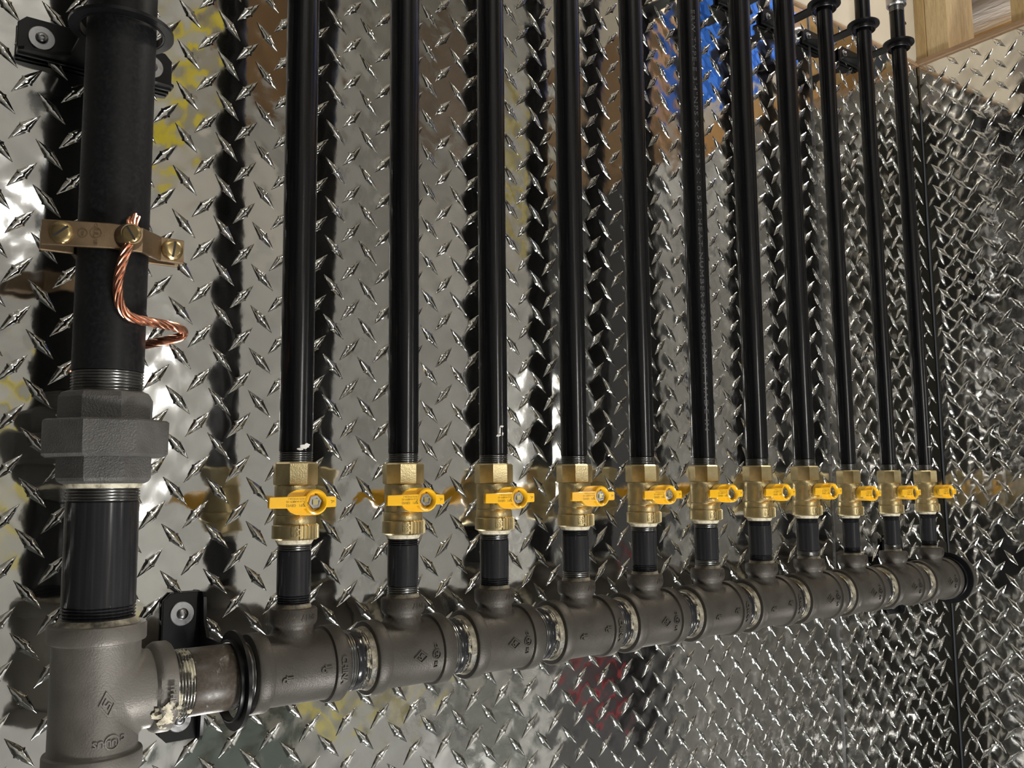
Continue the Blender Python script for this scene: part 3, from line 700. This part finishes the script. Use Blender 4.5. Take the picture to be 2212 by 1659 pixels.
h3 = copy_tree(h1); h3.location = (XT[10] + HALF + 0.012, 0, ZM); h3.rotation_euler = (0, -pi / 2, 0)
h3['label'] = 'black steel hanger round the far right end of the manifold'
hs = None
for i in (6, 7, 8, 9, 10):
    if hs is None: hs = hanger(0.062, 0.024, 0.0225, 0.0150, 0.009, 'pipe_hanger', 'x', 'small black pipe hangers', reach=D, screw_off=0.019); o = hs
    else: o = copy_tree(hs)
    o.location = (XT[i], 0, 0.850)
    o['label'] = f'small black ring hanger holding the {ORD[i]} thin pipe from the left near its top'
# end nipple and cap past the last tee
x0 = XT[10] + HALF; o = empty('end_plug', (x0, YP, ZM))
b = MB(); b.lathe(thread_prof(0.0243, -0.002, 0.010, 0.0022, 0.0009), 56, RX); b.build('thread', NIPPLE, o, 25)
b = MB(); b.lathe([(0.0285, 0.0165), (0.0305, 0.0180), (0.0305, 0.034), (0.0270, 0.038)], 56, RX); b.build('cap', CAST, o, 30)
b = MB(); b.lathe([(0.0241, 0.010), (0.0241, 0.0165)], 56, RX); b.build('barrel', NIPPLE, o, 30)
tag(o, 'dark end cap closing the right end of the manifold', 'pipe cap')

# ------------------------------------------------------------------ ground clamp and copper wire
gc = empty('ground_clamp', (XR, YP, 0.3625)); gc.rotation_euler = (0, 0, radians(-2))
def strap(sgn):
    pts = [(-0.0470, -0.0035), (-0.0255, -0.0035), (-0.0190, -0.0195), (-0.0095, -0.0255), (0.0095, -0.0255), (0.0190, -0.0195), (0.0255, -0.0035), (0.0470, -0.0035)]
    if sgn > 0: pts = [(-0.0475, -0.0105), (-0.0065, -0.0256), (0.0125, -0.0256), (0.0290, -0.0090), (0.0470, -0.0065)]
    t = 0.0036; outer = []
    for i, p in enumerate(pts):
        a = Vector(pts[max(i - 1, 0)]); c = Vector(pts[min(i + 1, len(pts) - 1)]); d = (c - a).normalized(); nn = Vector((d.y, -d.x))
        outer.append((p[0] + nn.x * t, p[1] + nn.y * t))
    poly = outer + list(reversed(pts))
    if sgn < 0: poly = [(x, -y) for x, y in reversed(poly)]
    # order must be counter-clockwise
    ar = sum(poly[i][0] * poly[(i + 1) % len(poly)][1] - poly[(i + 1) % len(poly)][0] * poly[i][1] for i in range(len(poly)))
    return poly if ar > 0 else list(reversed(poly))
b = MB(); b.prism(strap(1), -0.0090, 0.0090, None, 0.0007); fr = b.build('front_jaw', BRONZE, gc, 25)
b = MB(); b.prism(strap(-1), -0.0085, 0.0085, None, 0.0007); b.build('rear_jaw', BRONZE, gc, 25)
_d = Vector((0.0410, -0.0151)).normalized(); _n = Vector((_d.y, -_d.x))
def f_(u, v, e):
    q = Vector((-0.0475, -0.0105)) + _d * u + _n * (0.0036 + e); return (q.x, q.y, v)
put(b := MB(), text_mesh('S', 0.0042, 0.0004, 0.0001), 0.0262, 0.0005, 180, f_); put(b, ring_flat(0.0030, 0.0006, 0.0004), 0.0262, 0.0005, 0, f_)
put(b, text_mesh('UL', 0.0044, 0.0004, 0.0001), 0.0345, 0.0012, -90, f_); put(b, ring_flat(0.0036, 0.0006, 0.0004), 0.0345, 0.0012, 0, f_); put(b, text_mesh('US', 0.0034, 0.0004, 0.0001), 0.0345, -0.0055, -90, f_); put(b, text_mesh('C', 0.0030, 0.0004, 0.0001), 0.0345, 0.0068, -90, f_)
b.build('cast_lettering', BRONZE, fr, 60)
for sx, sy, tilt, rot in ((-0.0365, -0.0180, -20, 40), (0.0385, -0.0112, 8, 82)):
    Ms = T(sx, sy, 0.0) @ Matrix.Rotation(radians(tilt), 4, 'Z') @ RYN @ Matrix.Rotation(radians(rot), 4, 'Z')
    b = MB()
    b.lathe([(0.0078, 0), (0.0079, 0.0012), (0.0074, 0.0027), (0.0056, 0.0041), (0.0042, 0.0044), (0.0, 0.00445)], 40, Ms, caps=False)
    sw = b.build('screw', BRONZE_S, gc, 30)
    b = MB(); v8 = [(-0.0070, -0.0008), (0.0070, -0.0008), (0.0070, 0.0008), (-0.0070, 0.0008)]
    b.prism([(x_ * 0.86, y_) for x_, y_ in v8], 0.0022, 0.00452, Ms); b.build('slot', DARK, sw, 30)
LX = 0.0045
b = MB(); b.lathe([(0.0105, 0.024), (0.0095, 0.030), (0.0080, 0.0375), (0.0072, 0.0395), (0.0, 0.0397)], 32, T(LX, 0, 0.0005) @ RYN, caps=False); b.build('wire_lug', BRONZE, gc, 40)
Ms = T(LX, -0.0395, 0.0) @ Matrix.Rotation(radians(-22), 4, 'Z') @ RYN @ Matrix.Rotation(radians(-60), 4, 'Z')
b = MB(); b.lathe([(0.0060, 0), (0.0064, 0.0010), (0.0062, 0.0030), (0.0050, 0.0042), (0, 0.0044)], 32, Ms, caps=False); sw = b.build('screw', BRONZE_S, gc, 30)
b = MB(); b.prism([(-0.0056, -0.0007), (0.0056, -0.0007), (0.0056, 0.0007), (-0.0056, 0.0007)], 0.0022, 0.0045, Ms); b.build('slot', DARK, sw)
tag(gc, 'bronze ground clamp with slotted screws bolted round the thick riser pipe', 'ground clamp')

def smooth_path(P, n=12):
    P = [Vector(p) for p in P]; out = []
    Q = [P[0] * 2 - P[1]] + P + [P[-1] * 2 - P[-2]]
    for i in range(1, len(Q) - 2):
        for k in range(n):
            t = k / n; a, b_, c, d = Q[i - 1:i + 3]
            out.append(0.5 * ((2 * b_) + (c - a) * t + (2 * a - 5 * b_ + 4 * c - d) * t * t + (3 * b_ - a - 3 * c + d) * t ** 3))
    out.append(P[-1]); return out
wp = smooth_path([(-0.0925, -0.1218, 0.3655), (-0.0955, -0.1222, 0.3570), (-0.0985, -0.1195, 0.3450), (-0.1003, -0.1170, 0.3320), (-0.0995, -0.1150, 0.3190), (-0.0955, -0.1135, 0.3100), (-0.0885, -0.1130, 0.3058), (-0.0750, -0.1105, 0.3045), (-0.0600, -0.1010, 0.3050), (-0.0500, -0.0930, 0.3045), (-0.0462, -0.0880, 0.3025), (-0.0495, -0.0840, 0.2992), (-0.0600, -0.0760, 0.2965), (-0.0720, -0.0620, 0.2940), (-0.0860, -0.0540, 0.2900), (-0.1030, -0.0520, 0.2860)], 14)
def strands(path, rad, rs, turns_per_m, b, loosen=0.0):
    L_ = [0]
    for i in range(1, len(path)): L_.append(L_[-1] + (path[i] - path[i - 1]).length)
    n = len(path); frames = []; nrm = (path[1] - path[0]).normalized().orthogonal().normalized()
    for i in range(n):
        t = (path[min(i + 1, n - 1)] - path[max(i - 1, 0)]).normalized(); nrm = (nrm - nrm.dot(t) * t).normalized(); frames.append((nrm.copy(), t.cross(nrm)))
    for s in range(7):
        pts = []
        for i in range(n):
            a = 2 * pi * s / 6 + L_[i] * turns_per_m * 2 * pi; rr = 0 if s == 6 else rad
            pts.append(path[i] + frames[i][0] * (rr * cos(a)) + frames[i][1] * (rr * sin(a)))
        b.tube(pts, rs, 8)
b = MB(); strands(wp, 0.0023, 0.00125, 22, b)
for k in range(7):                               # frayed end sticking up above the lug
    dx = (k - 3) * 0.0011; top = 0.3805 - abs(k - 4) * 0.0010
    b.tube(smooth_path([(-0.0925 + dx * 0.4, -0.1218 + (k % 2) * 0.0018, 0.364), (-0.0935 + dx * 0.9, -0.1200 + (k % 2) * 0.0016, 0.372), (-0.0915 + dx * 1.0, -0.1165 + (k % 3) * 0.0012, top)], 6), 0.0012, 8)
tag(b.build('copper_wire', COPPER), 'stranded bare copper wire bent from the ground clamp round the riser pipe', 'wire')

# ------------------------------------------------------------------ things that only show as colour in the mirror-like plates
b = MB(); M_ = T(0.56, -2.07, 1.50) @ Matrix.Rotation(radians(14), 4, 'Y')
b.prism([(-0.025, -0.012), (0.025, -0.012), (0.025, 0.012), (-0.025, 0.012)], -0.36, 0.36, M_, 0.002); tag(b.build('spirit_level', YPAINT), 'yellow bar leaning on the opposite wall, mirrored in the upper left plate', 'level')
b = MB(); b.box(0.45, 0.98, -2.099, -2.088, 0.95, 1.30); tag(b.build('white_board', WHITEP), 'white board on the opposite wall, mirrored as a pale patch beside the clamp', 'board')
b = MB(); b.box(0.72, 1.02, -2.095, -2.06, 1.52, 2.0); tag(b.build('wall_board', BROWNP), 'brown board on the opposite wall mirrored between the first pipes', 'board')
b = MB(); b.tube(smooth_path([(0.10, -2.06, 0.55), (0.13, -2.06, 0.30), (0.10, -2.06, 0.10), (0.55, -2.05, -0.33), (0.95, -2.05, -0.47), (1.12, -2.05, -0.64), (1.19, -2.05, -0.50)], 10), 0.012, 10); tag(b.build('yellow_hose', YPAINT), 'yellow hose on the opposite wall mirrored at the plate edges', 'hose')
b = MB(); vs = []; fs = []
b.lathe([(0.02, -0.42), (0.075, -0.40), (0.095, -0.30), (0.09, -0.16), (0.07, -0.08), (0.02, -0.05)], 20, T(XC - 0.02, -0.80, 0) @ Matrix.Scale(0.35, 4, (1, 0, 0))); bag = b.build('hanging_bag', BLACKP)
tag(bag, 'black bag with red straps mirrored low in the plate under the manifold', 'bag')
b = MB()
for yy in (-0.85, -0.76): b.tube(smooth_path([(XC - 0.045, yy, -0.36), (XC - 0.060, yy, -0.24), (XC - 0.050, yy, -0.12), (XC - 0.005, yy * 0.5 - 0.4, 0.02)], 6), 0.005, 8)
b.build('straps', REDP, bag)
b = MB(); b.box(0.60, 0.92, -2.099, -1.95, ZB, -0.56); cab = b.build('green_cabinet', GREENP)
tag(cab, 'dark green cabinet by the opposite wall, mirrored as a dark patch under the manifold', 'cabinet')
b = MB()
b.box(0.605, 0.758, -1.950, -1.944, ZB + 0.03, -0.58); d1 = b.build('door', GREENP, cab)
b = MB(); b.box(0.762, 0.915, -1.950, -1.944, ZB + 0.03, -0.58); d2 = b.build('door', GREENP, cab)
for dd, xx in ((d1, 0.745), (d2, 0.775)): b = MB(); b.tube([(xx, -1.944, -0.80), (xx, -1.925, -0.80), (xx, -1.925, -0.70), (xx, -1.944, -0.70)], 0.004, 8); b.build('handle', ZINC, dd)
